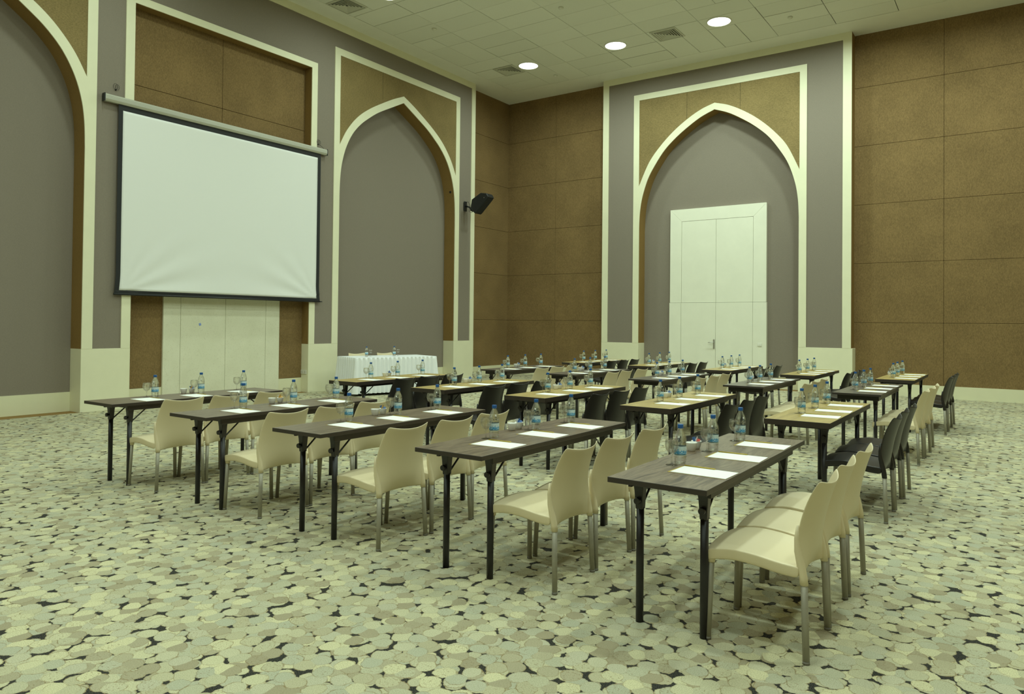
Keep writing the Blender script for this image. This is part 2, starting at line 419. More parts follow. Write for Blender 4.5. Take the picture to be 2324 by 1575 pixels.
# ceiling : plaster border with a field of tiles
q = MB()
FX0, FX1, FY0, FY1 = -11.68, 4.12, -5.47, 16.73
for (x0, x1, y0, y1) in ((A3-.3, FX0, YN, B3+.4), (FX1, XR+.2, YN, B3+.4), (FX0, FX1, YN, FY0), (FX0, FX1, FY1, B3+.4)):
    q.box(x0, x1, y0, y1, ZC, ZC+.06, 0)
q.box(FX0, FX1, FY0, FY1, ZC+.02, ZC+.06, 2)
LAMPX = [-10.19, -7.76, -5.31, -2.90, -.46, 2.0]
LAMPY = [15.21, 10.42, 5.62, .82, -3.98]
VENTS = [(-10.80, 15.23), (-6.50, 15.25), (-11.36, 10.25), (-4.1, 10.5), (-.9, 15.2)]
rng = random.Random(3)
cx = FX0
nx, ny = int(round((FX1-FX0)/1.2)), int(round((FY1-FY0)/1.2))
def tile(x0, x1, y0, y1):
    g = .0045 if rng.random() > .18 else .010
    dz = rng.uniform(0, .004)
    q.box(x0+g, x1-g, y0+g, y1-g, ZC+.001+dz, ZC+.018, 1)
for i in range(nx):
    for j in range(ny):
        x0, x1 = FX0+1.2*i, FX0+1.2*i+1.2; y1 = FY1-1.2*j; y0 = y1-1.2
        if x1 > FX1+.01: x1 = FX1
        if rng.random() < .6:
            tile(x0, x1, y0, (y0+y1)/2); tile(x0, x1, (y0+y1)/2, y1)
        elif rng.random() < .8:
            tile(x0, (x0+x1)/2, y0, y1); tile((x0+x1)/2, x1, y0, y1)
        else:
            tile(x0, x1, y0, (y0+y1)/2); tile(x0, (x0+x1)/2, (y0+y1)/2, y1); tile((x0+x1)/2, x1, (y0+y1)/2, y1)
struct(q.build('ceiling', [M_ceil, M_tile, M_gap]), 'pale ceiling of rectangular tiles inside a plain plaster border')

# ------------------------------------------------------------------ ceiling lights
LIGHT_COL = (.81, 1.0, .86)
ld = bpy.data.lights.new('bulb', 'AREA'); ld.shape = 'DISK'; ld.size = .46; ld.energy = 430; ld.color = LIGHT_COL; ld.spread = math.radians(172)
ring = None
def light_proto():
    e = empty('ceiling_light')
    q = MB(); q.lathe([(.262, -.001), (.262, -.012), (.245, -.016), (.236, -.010), (.236, .0)], 40, cap=False); q.build('trim_ring', M_white, e, smooth=True)
    q = MB(); q.lathe([(.236, -.002), (.235, -.008), (.18, -.020), (.09, -.027), (.02, -.029)], 40); q.build('lens', M_lens, e, smooth=True)
    L = link(bpy.data.objects.new('bulb', ld)); L.parent = e; L.data = ld; L.location = (0, 0, -.034)
    return e
lp = light_proto(); first = True
names = {(0, 0): 'leftmost of the bright round lights, nearest the corner', (1, 0): 'second bright round ceiling light from the left corner, between the two arches', (2, 0): 'rightmost fully visible round ceiling light, above the tall door',
         (3, 0): 'round ceiling light cut off by the top edge above the brown wall', (0, 1): 'round ceiling light just above the top edge near the left wall'}
for j, ly in enumerate(LAMPY):
    for i, lx in enumerate(LAMPX):
        e = lp if first else copy_tree(lp); first = False
        if (i, j) == (0, 1): lx, ly2 = -10.3, 10.35
        else: ly2 = ly
        e.location = (lx, ly2, ZC)
        k_ = 1.0
        if j == 0: k_ = (.80, 1.45, 1.75, 1.6, 1.2, 1.1)[i]
        elif i == 0: k_ = .80
        elif i >= 4 and j < 4: k_ = 1.3
        if k_ != 1.0:
            for c_ in e.children:
                if c_.type == 'LIGHT': c_.data = ld.copy(); c_.data.energy = ld.energy*k_
        tag(e, names.get((i, j), 'round recessed ceiling light in the part of the ceiling above and behind the viewer'), 'ceiling light', 'round recessed ceiling lights')

# ceiling diffusers
def vent_proto():
    e = empty('ceiling_vent')
    q = MB(); q.box(-.275, .275, -.275, .275, -.0035, -.001); q.build('backing', M_dark, e)
    for k in range(6):
        r = .30-k*.049
        w = .029
        q = MB()
        prof = [(r, -.004), (r, -.020), (r-.006, -.021), (r-w, -.007), (r-w, -.004)] if k else [(r, 0), (r, -.014), (r-.03, -.020), (r-.034, -.006)]
        rings = [[(-u, -u, z), (u, -u, z), (u, u, z), (-u, u, z)] for u, z in prof]
        q.loft(rings, cap=False, smooth=False)
        q.build('louvre_frame', M_vent, e)
    return e
vp = vent_proto()
vl = ['square louvred ceiling vent beside the leftmost round light', 'square louvred ceiling vent between second and third round lights', 'square louvred ceiling vent by the left wall at the top edge',
      'square louvred ceiling vent above the upper edge of the picture', 'square louvred ceiling vent above the brown right wall']
for k, (x, y) in enumerate(VENTS):
    e = vp if k == 0 else copy_tree(vp); e.location = (x, y, ZC); tag(e, vl[k], 'vent', 'ceiling vents')
# detectors
det = None
for k, (x, y, lb) in enumerate(((-7.76, 12.76, 'small round ceiling detector in the middle of the tiles'), (-4.0, 15.81, 'small round ceiling detector right of the third light'),
                                (-10.65, 12.15, 'small round ceiling detector near the left wall'), (-10.0, 16.2, 'small round ceiling detector below the leftmost light'))):
    if det is None:
        q = MB(); q.lathe([(.05, 0), (.052, -.02), (.035, -.035), (.02, -.05), (.008, -.052)], 20); det = q.build('ceiling_detector', M_white, smooth=True); o = det
    else: o = link(det.copy())
    o.location = (x, y, ZC); tag(o, lb, 'detector', 'ceiling detectors')

# ------------------------------------------------------------------ projection screen
scr = empty('projection_screen', (A+.05, 8.14, 5.06))
tag(scr, 'large white projection screen with black border hung before the bay', 'projection screen')
q = MB()
q.prism([(A+.02, 5.00), (A+.02, 5.115), (A+.08, 5.12), (A+.10, 5.10), (A+.10, 5.035), (A+.085, 5.01), (A+.075, 5.00)], 'y', 5.845, 10.425)
for k in range(5): q.box(A+.10, A+.103, 5.85, 10.42, 5.04+k*.012, 5.045+k*.012)
c = q.build('case', M_case, bevel=.003); c.parent = scr; c.location = -scr.location
q = MB(); q.box(A+.015, A+.105, 5.832, 5.847, 4.995, 5.125); c = q.build('end_cap', M_blackp, bevel=.004); c.parent = scr; c.location = -scr.location
q = MB(); q.box(A+.015, A+.105, 10.423, 10.438, 4.995, 5.125); c = q.build('end_cap', M_blackp, bevel=.004); c.parent = scr; c.location = -scr.location
# cloth
def sx(y, z):
    d = max(0, (3.0-z)/1.1); w = 0
    for yc, s in ((6.15, 1), (10.25, -1)):
        r = abs(y-yc); ang = math.atan2(z-1.9, r+.01)
        fade = math.exp(-((r-.9)/.95)**2)*max(0, 1-(z-1.9)/1.3)
        w += .030*fade*math.sin(ang*17+r*.6)
    w += .004*math.sin(y*1.7)*max(0, 1-abs(z-3.2)/1.8)
    return A+.055+w*.32
NYc, NZc = 90, 70
def ywarp(y, z):   # edges pull inward at mid height, flare at the bottom rod
    e = max(0, (2.25-z)/.35)**1.5
    return y + (y-8.2)/2.1*.022*e
q = MB(); V = {}
for j in range(NZc+1):
    z = 1.955 + (4.91-1.955)*j/NZc
    for i in range(NYc+1):
        y = 6.15+(10.205-6.15)*i/NYc
        V[i, j] = q.bm.verts.new((sx(y, z), ywarp(y, z), z))
for j in range(NZc):
    for i in range(NYc): q.face([V[i, j], V[i+1, j], V[i+1, j+1], V[i, j+1]])
c = q.build('white_cloth', M_screen, solid=.002, smooth=True); c.parent = scr; c.location = -scr.location
q = MB()
def strip(f0, f1, n=60):
    a = [q.bm.verts.new(f0(k/n)) for k in range(n+1)]; b_ = [q.bm.verts.new(f1(k/n)) for k in range(n+1)]
    for k in range(n): q.face([a[k], a[k+1], b_[k+1], b_[k]])
zz = lambda s: 1.955+(4.91-1.955)*s
strip(lambda s: (sx(6.15, zz(s)), ywarp(6.078, zz(s)), zz(s)), lambda s: (sx(6.15, zz(s)), ywarp(6.151, zz(s)), zz(s)))
strip(lambda s: (sx(10.205, zz(s)), ywarp(10.204, zz(s)), zz(s)), lambda s: (sx(10.205, zz(s)), ywarp(10.285, zz(s)), zz(s)))
strip(lambda s: (A+.055, 6.078+(10.285-6.078)*s, 4.91), lambda s: (A+.055, 6.078+(10.285-6.078)*s, 5.01))
yy = lambda s: 6.056+(10.307-6.056)*s
strip(lambda s: (sx(yy(s), 1.955), yy(s), 1.955), lambda s: (A+.055, yy(s), 1.905))
c = q.build('black_border', M_black, solid=.003); c.parent = scr; c.location = -scr.location
q = MB(); q.tube([(A+.055, 6.05, 1.893), (A+.055, 10.31, 1.893)], .018, 12); q.tube([(A+.055, 10.31, 1.893), (A+.055, 10.37, 1.893)], .011, 10)
c = q.build('bottom_bar', M_blackp, smooth=True); c.parent = scr; c.location = -scr.location
for yh, zh in ((6.05, 5.235), (10.25, 5.205)):
    q = MB(); q.lathe([(.012, 0), (.012, .01)], 10)
    q.tube([(.0, 0, .01), (0, 0, .03)], .004, 6)
    for k, (dy, r) in enumerate(((-.01, .05), (.02, .045))):
        q.tube([(.02+dy+r*.6*math.sin(a*2*PI/18), .012, .0+r*0) if False else (r*math.cos(a*2*PI/18)-r*1.0, r*.7*math.sin(a*2*PI/18)+dy, .02) for a in range(19)], .0025, 5, cap=False)
    c = q.build('hook_wire', M_dark); c.parent = scr
    c.matrix_local = Matrix.Translation(Vector((A, yh, zh))-scr.location) @ Matrix.Rotation(PI/2, 4, 'Y') @ Matrix.Identity(4)
    c.rotation_euler = (0, PI/2, 0); c.location = Vector((A, yh, zh))-scr.location
# wire from the right hook to the case
q = MB(); q.tube([(A+.03, 10.26, 5.20), (A+.05, 10.33, 5.16), (A+.06, 10.38, 5.11)], .003, 5); c = q.build('hook_wire', M_dark); c.parent = scr; c.location = -scr.location

# ------------------------------------------------------------------ wall loudspeaker
sp_ = empty('wall_loudspeaker', (-12.17, 15.2, 4.57)); tag(sp_, 'black loudspeaker tilted down on a bracket beside the right arch of the left wall', 'loudspeaker')
def ch(q, nm, mt, par, **k):
    o = q.build(nm, mt, **k); o.parent = par; o.location = -par.location; return o
q = MB(); q.prism([(-11.73, 4.33), (-11.30, 4.735), (-11.36, 4.83), (-11.55, 4.86), (-11.84, 4.71), (-11.88, 4.47)], 'y', 15.06, 15.33); ch(q, 'cabinet', M_blackp, sp_, bevel=.015)
q = MB(); d = Vector((.43, 0, .405)).normalized(); nrm = Vector((.405, 0, -.43)).normalized()
for s0, s1 in ((.05, .54),):
    p0 = Vector((-11.73, 0, 4.33))+d*s0+nrm*.004; p1 = Vector((-11.73, 0, 4.33))+d*s1+nrm*.004
    q.loft([[(p0.x, 15.08, p0.z), (p1.x, 15.08, p1.z), (p1.x, 15.31, p1.z), (p0.x, 15.31, p0.z)], [((p0+nrm*.012).x, 15.085, (p0+nrm*.012).z), ((p1+nrm*.012).x, 15.085, (p1+nrm*.012).z), ((p1+nrm*.012).x, 15.305, (p1+nrm*.012).z), ((p0+nrm*.012).x, 15.305, (p0+nrm*.012).z)]], smooth=False)
ch(q, 'grille', M_black, sp_)
q = MB(); q.box(-12.172, -12.14, 15.15, 15.25, 4.44, 4.70); ch(q, 'wall_plate', M_blackp, sp_, bevel=.004)
q = MB(); q.tube([(-12.15, 15.2, 4.58), (-12.02, 15.2, 4.54), (-11.93, 15.2, 4.47), (-11.84, 15.2, 4.46)], .022, 10)
q.tube([(-11.99, 15.2+.0, 4.53), (-11.97, 15.2, 4.45), (-11.90, 15.2, 4.42), (-11.84, 15.2, 4.44)], .016, 8); ch(q, 'bracket_arm', M_blackp, sp_, smooth=True)
q = MB(); q.tube([(-12.14, 15.17, 4.66), (-12.03, 15.16, 4.68), (-11.97, 15.16, 4.56), (-12.0, 15.16, 4.42), (-11.93, 15.17, 4.38), (-11.86, 15.18, 4.43)], .005, 6); ch(q, 'cable', M_dark, sp_, smooth=True)
q = MB(); q.lathe([(.011, 0), (.011, .004)], 10); o = q.build('badge', M_chrome); o.parent = sp_; o.rotation_euler = (PI/2, 0, 0); o.location = Vector((-11.43, 15.058, 4.72))-sp_.location
# round black hole device on the reveal
q = MB(); q.lathe([(.034, 0), (.034, .006), (.024, .012), (.01, .008)], 18)
o = q.build('round_socket', M_blackp, smooth=True); o.rotation_euler = (PI/2, 0, 0); o.location = (-12.30, CA2+1.925, 4.90); tag(o, 'small round black fitting in the ochre side of the arch right of the screen', 'wall fitting')
# sockets on the plinth side
e = empty('power_socket', (-12.30, 10.054, .42)); tag(e, 'double white power socket low on the cream plinth right of the screen bay', 'power socket')
for k in (-1, 1):
    q = MB(); q.box(k*.044-.042, k*.044+.042, -.010, 0, -.042, .042); o = q.build('face_plate', M_white, e, bevel=.003)
    q = MB(); q.lathe([(.020, 0), (.020, .002), (.016, .002), (.015, -.001)], 18); o2 = q.build('socket_well', M_vent, o); o2.rotation_euler = (PI/2, 0, 0); o2.location = (k*.044, -.0102, 0)
q = MB(); q.box(0, .004, -.02, .02, -.022, .022); o = q.build('blue_mark', mat('mark_blue', (.25, .35, .75), .5)); o.location = (XB+.036, 7.72, 1.40); o.rotation_euler = (.3, 0, 0); tag(o, 'tiny blue mark on the speckled cream boards under the screen', 'sticker')  # small tilted blue mark, a thin plate just off the boards

# ------------------------------------------------------------------ door
YD = 17.60
dr = MB(); g = .003
D0, D1, I0, I1, MID, ZD, ZT, ZE = -7.378, -4.969, -7.075, -5.28, -6.185, 4.40, 4.09, 2.04
dr.prism([(D0, ZE+g), (D0, ZD), (I0-g, ZT), (I0-g, ZE+g)], 'y', YD, B3+.01)
dr.prism([(D0+.002, ZD), (D1-.002, ZD), (I1+g, ZT+g), (I0-g, ZT+g)], 'y', YD, B3+.01)
dr.prism([(D1, ZD), (D1, ZE+g), (I1+g, ZE+g), (I1+g, ZT)], 'y', YD, B3+.01)
dr.box(D0-.01, I0-g, YD-.012, B3+.01, 0, ZE-g); dr.box(I1+g, D1+.012, YD-.012, B3+.01, 0, ZE-g)
door = struct(dr.build('door_1', M_door, bevel=.002), 'tall cream double door with wide frame inside the far arch')
for x0, x1, z0, z1, nm in ((I0, MID, .006, ZE, 'door_leaf'), (MID, I1, .006, ZE, 'door_leaf'), (I0, MID, ZE, ZT, 'upper_panel'), (MID, I1, ZE, ZT, 'upper_panel')):
    q = MB(); q.box(x0+g, x1-g, YD+(-.008 if z0 < 1 else .004), B3+.0, z0+g, z1-g); o = q.build(nm, M_door, door, bevel=.002)
    if z0 < 1 and x0 == I0: leaf = o
q = MB(); q.box(-6.238, -6.202, YD-.016, YD-.008, .90, 1.13); q.tube([(-6.22, YD-.012, 1.06), (-6.22, YD-.06, 1.06), (-6.23, YD-.065, 1.06), (-6.35, YD-.065, 1.055)], .010, 8)
q.build('handle', M_chrome, leaf, bevel=.001)
q = MB(); q.box(-5.16, -5.06, YD-.022, YD-.012, .99, 1.07); sw = q.build('light_switch', M_white, bevel=.003); tag(sw, 'white light switch on the cream frame right of the door', 'light switch')
for k in (0, 1):
    q = MB(); q.box(-5.153+k*.047, -5.113+k*.047, YD-.026, YD-.022, 1.0, 1.06); q.build('rocker', M_white, sw, bevel=.001)

# ------------------------------------------------------------------ tables
TL_, TW_, TH_ = 1.79, .495, .742
def make_table(kind):
    root = empty('folding_table')
    top = {'A': M_walnut, 'B': M_oak, 'C': M_umber}[kind]; th = {'A': .026, 'B': .044, 'C': .022}[kind]
    q = MB(); q.box(0, TW_, 0, TL_, TH_-th, TH_, 1)
    q.bm.faces.ensure_lookup_table()
    for f in q.bm.faces:
        c = f.calc_center_median()
        if c.z > TH_-.001: f.material_index = 0
    q.build('tabletop', [top, M_edge], root, bevel=.0015, segs=1)
    zt = TH_-th
    if kind == 'C':
        q = MB()
        for x0, x1, y0, y1 in ((.035, .055, .10, TL_-.10), (TW_-.055, TW_-.035, .10, TL_-.10), (.055, TW_-.055, .10, .12), (.055, TW_-.055, TL_-.12, TL_-.10)): q.box(x0, x1, y0, y1, zt-.055, zt)
        q.build('apron', M_apron, root, bevel=.002)
    elif kind == 'A':
        for x0 in (.035, TW_-.055):
            q = MB(); q.box(x0, x0+.020, .155, TL_-.155, zt-.045, zt); q.build('apron', M_apron, root, bevel=.002)
    else:
        q = MB()
        for x0 in (.05, TW_-.075): q.box(x0, x0+.025, .12, TL_-.12, zt-.028, zt)
        q.build('apron', M_apron, root, bevel=.002)
    for end in (0, 1):
        sg = 1 if end == 0 else -1; yl = .20 if end == 0 else TL_-.20
        q = MB(); q.box(.06, TW_-.06, yl-.014, yl+.014, zt-.03, zt); q.build('cross_rail', M_leg, root)
        for side in (0, 1):
            x = .082 if side == 0 else TW_-.082
            q = MB(); q.tube([(x, yl, 0), (x, yl, .60)], .0195, 14); q.box(x-.012, x+.012, yl-.012, yl+.012, .58, zt)
            leg = q.build('leg', M_leg, root)
            q = MB()
            R = []
            for z, w, d in ((.56, .0185, .0190), (.60, .0205, .0210), (.65, .0235, .023), (.685, .027, .027), (zt, .031, .032)):
                R.append([(x-w, yl-d, z), (x+w, yl-d, z), (x+w, yl+d, z), (x-w, yl+d, z)])
            q.loft(R, smooth=False); q.build('bracket', M_leg, leg, bevel=.004)
            q = MB(); zk = .605
            q.tube([(x, yl-sg*.018, zk), (x, yl-sg*.030, zk), (x, yl-sg*.034, zk), (x, yl-sg*.046, zk)], [.010, .010, .018, .016], 12); q.build('knob', M_leg, leg)
            q = MB(); q.tube([(x, yl+sg*.018, zk-.035), (x, yl+sg*.035, zk-.022), (x, yl+sg*.17, zt-.022), (x, yl+sg*.185, zt-.006)], .0062, 8); q.build('brace', M_leg, leg)
    return root
TP = {k: make_table(k) for k in 'ABC'}; used = {}

# ------------------------------------------------------------------ chair (faces -x, origin at floor centre)
def seat_z(x, y):
    s = (x+.235)/.42
    base = [(-.01, .420), (.12, .433), (.25, .442), (.36, .444), (.55, .438), (.80, .422), (1.05, .413)]
    for (a, za), (b_, zb) in zip(base[:-1], base[1:]):
        if s <= b_: k = (s-a)/(b_-a); k = k*k*(3-2*k)*.5+k*.5; z = za+(zb-za)*k; break
    else: z = base[-1][1]
    dip = .014*(1-(y/.21)**2)*min(1, max(0, s*1.6-.4))
    arch = .020*(1-(y/.215)**2)*max(0, 1-s/.5)**1.2
    return z-dip+arch
def make_chair(shell):
    root = empty('chair')
    q = MB()
    xi = [-.225+.02*0, -.20, -.17, -.13, -.09, -.05, 0, .05, .10, .14, .190]
    yi = [-.200, -.17, -.12, -.06, 0, .06, .12, .17, .200]
    XS = [(-.240, -.056), (-.2425, -.014), (-.236, -.003)] + [(x, 0) for x in xi]
    YS = [(-.225, -.052), (-.2262, -.016), (-.2262, -.005), (-.2238, -.0008), (-.217, 0)] + [(y, 0) for y in yi] + [(.217, 0), (.2238, -.0008), (.2262, -.005), (.2262, -.016), (.225, -.052)]
    V = {}
    for i, (x, ox) in enumerate(XS):
        for j, (y, oy) in enumerate(YS):
            cl = max(min(x, .172), -.235); cy = max(min(y, .21), -.21)
            z = seat_z(cl, cy)+min(ox, oy)
            xx, yy_ = x, y
            if i < 3 and (j < 4 or j > len(YS)-5):
                f = .9; xx = x+.010*(1 if i < 2 else .5); yy_ = y-math.copysign(.010*(1 if (j < 2 or j > len(YS)-3) else .5), y)
            V[i, j] = q.bm.verts.new((xx, yy_, z))
    for i in range(len(XS)-1):
        for j in range(len(YS)-1): q.face([V[i, j], V[i+1, j], V[i+1, j+1], V[i, j+1]])
    seat = q.build('seat', shell, root, solid=.006, sub=1, smooth=True)
    for sy in (-1, 1):   # front sleeves
        q = MB(); q.tube([(-.214, sy*.203, .362), (-.213, sy*.203, .385), (-.212, sy*.202, .415)], [.0185, .0195, .021], 12); q.build('front_socket', shell, seat, smooth=True)
    # backrest
    edge = [(.345, .207, .213), (.40, .198, .219), (.45, .186, .2215), (.51, .176, .2205), (.58, .178, .217), (.645, .193, .211), (.705, .212, .204), (.757, .236, .197), (.803, .262, .190)]
    mid = [(.356, .166), (.40, .196), (.45, .214), (.51, .224), (.58, .236), (.645, .252), (.705, .269), (.748, .284), (.777, .296)]
    q = MB(); V = {}; n = 14
    for i in range(9):
        ze, xe, hw = edge[i]; zm, xm = mid[i]
        for j in range(n+1):
            t_ = -1+2*j/n; k = 1-abs(t_)**2.2
            y = hw*t_
            V[i, j] = q.bm.verts.new((xe+(xm-xe)*k, y, ze+(zm-ze)*(1-abs(t_)**(2.0 if i > 5 else 3))))
    for i in range(8):
        for j in range(n): q.face([V[i, j], V[i+1, j], V[i+1, j+1], V[i, j+1]])
    back = q.build('backrest', shell, root, solid=.006, sub=1, smooth=True)
    for sy in (-1, 1):   # rear sleeves fading into the back edge
        q = MB(); R = []
        for z, x, y, rx, ry in ((.338, .206, .208, .0180, .0180), (.37, .203, .208, .0185, .0185), (.42, .193, .209, .019, .018), (.48, .180, .213, .016, .014), (.54, .176, .218, .011, .010), (.60, .181, .222, .006, .005)):
            R.append([(x+rx*math.cos(a), sy*y+ry*math.sin(a), z) for a in [2*PI*k/12 for k in range(12)]])
        q.loft(R); q.build('rear_socket', shell, back, smooth=True)
    for sx_, xt, zt_ in ((-1, -.213, .375), (1, .205, .355)):
        for sy in (-1, 1):
            y0 = .203 if sx_ < 0 else .207
            foot = (xt+sx_*(.010 if sx_ < 0 else .014), sy*(y0+.016))
            q = MB(); q.tube([(foot[0], foot[1], .012), (xt, sy*y0, zt_+.02)], .0150, 14); leg = q.build('leg', M_alu, root, smooth=True)
            q = MB(); q.lathe([(.0156, 0), (.0158, .014)], 12, foot[0], foot[1]); q.build('foot_cap', M_foot, leg)
    return root
CP = {'beige': make_chair(M_shellw), 'black': make_chair(M_shellb)}; cused = {}

# ------------------------------------------------------------------ tableware
def make_bottle():
    root = empty('water_bottle')
    prof = [(.010, .004), (.024, .0), (.029, .003), (.0312, .010), (.0295, .016), (.0315, .022), (.0295, .028), (.0315, .034), (.0320, .040), (.0318, .044),
            (.0318, .095), (.0300, .100), (.0322, .105), (.0302, .110), (.0322, .115), (.0322, .124), (.0308, .137), (.0268, .153), (.0208, .168), (.0156, .179), (.0128, .187), (.0128, .194)]
    q = MB(); q.lathe(prof, 24); q.build('body', M_water, root, smooth=True)
    q = MB(); q.lathe([(.0322, .045), (.0322, .094)], 28, cap=False); q.build('paper_label', M_label, root, smooth=True)
    q = MB()
    def patch(a0, a1, z0, z1, mi):
        rr_ = lambda z: .0328-.0000-max(0, z-.126)*.16
        n = 4
        A_ = [q.bm.verts.new((rr_(z0)*math.cos(a0+(a1-a0)*k/n), rr_(z0)*math.sin(a0+(a1-a0)*k/n), z0)) for k in range(n+1)]
        B_ = [q.bm.verts.new((rr_(z1)*math.cos(a0+(a1-a0)*k/n), rr_(z1)*math.sin(a0+(a1-a0)*k/n), z1)) for k in range(n+1)]
        for k in range(n): q.face([A_[k], A_[k+1], B_[k+1], B_[k]], mi)
    patch(-1.15, -.85, .139, .150, 0); patch(-1.2, -1.1, .128, .137, 1); patch(-1.02, -.92, .130, .137, 1); patch(-.90, -.82, .127, .134, 1); patch(-1.05, -.85, .118, .122, 1)
    q.build('printed_emblem', [M_paper, M_print], root)
    q = MB(); q.lathe([(.0148, .187), (.0155, .189), (.0155, .206), (.0145, .2085)], 20); q.build('cap', M_cap, root, bevel=.0006)
    return root
def make_glass():
    root = empty('stemmed_glass')
    q = MB()
    out = [(.0315, 0), (.0315, .0015), (.012, .0045), (.0045, .009), (.0036, .030), (.0042, .054), (.012, .061), (.024, .070), (.0335, .086), (.0365, .102), (.0355, .120), (.0320, .138)]
    inn = [(.0310, .138), (.0343, .120), (.0352, .102), (.0322, .087), (.022, .072), (.008, .065)]
    q.lathe(out+inn, 24); q.build('goblet', M_glass, root, smooth=True)
    return root
def make_pad():
    root = empty('notepad')
    q = MB(); q.box(-.142, .142, -.092, .092, .0008, .004); q.build('paper_sheets', M_paper, root)
    q = MB(); q.box(-.157, .141, -.093, .094, 0, .0012); q.build('gold_backing', M_gold, root)
    return root
def make_bowl(r=.034, h=.05):
    q = MB(); q.lathe([(r*.62, 0), (r*.66, .003), (r*.86, h*.45), (r, h-.002), (r, h), (r-.003, h), (r*.80, h*.45), (r*.5, .008)], 28)
    return q.build('white_bowl', M_bowl, smooth=True)
q = MB(); q.tube([(-.085, 0, .0035), (.075, 0, .0035), (.085, 0, .0035)], [.0036, .0036, .0008], 6); PEN = q.build('pencil', M_pencil)
BOT, GLS, PAD, BWL, BWS = make_bottle(), make_glass(), make_pad(), make_bowl(), make_bowl(.031, .047)
SACH = []
for k in range(4):
    q = MB(); q.box(-.013, .013, -.025, .025, -.0015, .0015); SACH.append(q.build('sugar_sachet', M_sach[k], bevel=.001))
pool = set()
def inst(proto, loc, rz=0, **tg):
    if proto.name not in pool: pool.add(proto.name); o = proto
    else: o = copy_tree(proto)
    o.location = loc; o.rotation_euler = (0, 0, rz); tag(o, **tg); return o

# ------------------------------------------------------------------ seating plan
ROWS = [
 ('A', 'beige', 'nearest row', [(-6.95, 3.22), (-5.55, 3.22), (-4.25, 3.21), (-2.945, 3.23), (-1.65, 3.185)]),
 ('B', 'black', 'second row', [(-7.14, 6.23), (-5.67, 6.14), (-4.36, 6.12), (-3.02, 6.06), (-1.695, 5.96)]),
 ('C', 'beige', 'third row', [(-7.09, 9.28), (-5.785, 9.18), (-4.39, 9.06), (-3.05, 8.955), (-1.755, 8.81)]),
 ('B', 'black', 'farthest row', [(-7.26, 12.09), (-5.83, 12.0), (-4.38, 11.79), (-3.03, 11.49), (-1.72, 11.49)])]
POSN = ['leftmost', 'second from left', 'middle', 'second from right', 'rightmost']
POSH = ['leftmost', 'second-left', 'middle', 'second-right', 'rightmost']
TOPN = ['walnut-brown', 'tan oak', 'dark brown', 'tan oak']
SEAT = ['near', 'middle', 'far']
JX = random.Random(11)
for r, (kind, ccol, rn, tabs) in enumerate(ROWS):
    for c_, (x0, y0) in enumerate(tabs):
        # table
        if kind not in used: used[kind] = 1; T = TP[kind]
        else: T = copy_tree(TP[kind])
        T.location = (x0, y0, 0)
        tag(T, '%s topped folding table with dark legs, %s in the %s' % (TOPN[r], POSN[c_], rn), 'table', 'folding tables set in four rows')
        for s in range(3):
            w = '%s seat of the %s table, %s' % (SEAT[s], POSH[c_], rn)
            # chair
            if ccol not in cused: cused[ccol] = 1; K = CP[ccol]
            else: K = copy_tree(CP[ccol])
            cx_ = x0+(.64 if r == 0 and c_ != 3 and c_ != 2 else .63)+JX.uniform(-.012, .012)
            cy_ = y0+.42+.49*s+JX.uniform(-.02, .02)
            if r == 2 and c_ == 0: cx_ += .02
            K.location = (cx_, cy_, 0); K.rotation_euler = (0, 0, JX.uniform(-.025, .025))
            tag(K, '%s plastic chair with metal legs at the %s' % (ccol, w), 'chair', '%s chairs behind the tables' % ccol)
            bx, by = x0+.15+JX.uniform(-.008, .008), y0+.575+.495*s+JX.uniform(-.02, .02)
            if r == 0 and c_ == 4: by = y0+(.545, 1.06, 1.555)[s]
            inst(BOT, (bx, by, TH_), JX.uniform(-.5, .5), label='blue capped water bottle at the %s' % w, cat='bottle', group='water bottles at the seats')
            inst(GLS, (bx-.012+JX.uniform(-.006, .006), by-.073, TH_), JX.uniform(-3, 3), label='stemmed water glass at the %s' % w, cat='glass', group='stemmed glasses at the seats')
            px, py, rz = x0+.345+JX.uniform(-.008, .008), y0+.395+.5*s+JX.uniform(-.02, .015), JX.uniform(-.03, .05)
            if r == 0 and c_ == 4: px, py = x0+.345, y0+(.378, .90, 1.40)[s]
            inst(PAD, (px, py, TH_), rz, label='white notepad with gold edge at the %s' % w, cat='notepad', group='notepads at the seats')
            inst(PEN, (px-.055, py+.094-.004, TH_+.004), rz, label='gold pencil on the notepad at the %s' % w, cat='pencil', group='pencils on the notepads')
        # bowls
        one = (r >= 1 and c_ == 4) or (r == 3)
        bx, by = x0+.055, y0+.97
        if r == 0 and c_ == 4: bx, by = x0+.055, y0+1.0
        if not one:
            inst(BWL, (bx, by-.046, TH_), 0, label='empty white bowl on the %s table, %s' % (POSN[c_], rn), cat='bowl', group='white bowls on the tables')
        if not (r == 3 and c_ == 0):
            inst(BWS, (bx-.004, by+.044, TH_), 0, label='white bowl holding sachets on the %s table, %s' % (POSN[c_], rn), cat='bowl', group='white bowls on the tables')
            pal = {0: [0, 1, 0, 3], 1: [3, 3, 1, 3]}.get(c_ if r == 0 else 9, [0, 1, 1, 0])
            if r == 0 and c_ == 4: pal = [2, 1, 0, 1]
            if r == 0 and c_ == 2: pal = [0, 1, 0, 3]
            for k in range(4):
                o = inst(SACH[pal[k]], (bx-.004+.010*math.cos(k*1.7), by+.044+.010*math.sin(k*1.7), TH_+.043+.004*k), k*1.3+JX.random(),
                         label='%s paper sachet in the bowl on the %s table, %s' % (['blue', 'white', 'red', 'orange'][pal[k]], POSH[c_], rn), cat='sachet', group='sachets in the white bowls')
                o.rotation_euler = (.85+.15*k, .3*((-1)**k), k*1.5+.4)
                o.scale = (.8, .8, .8)

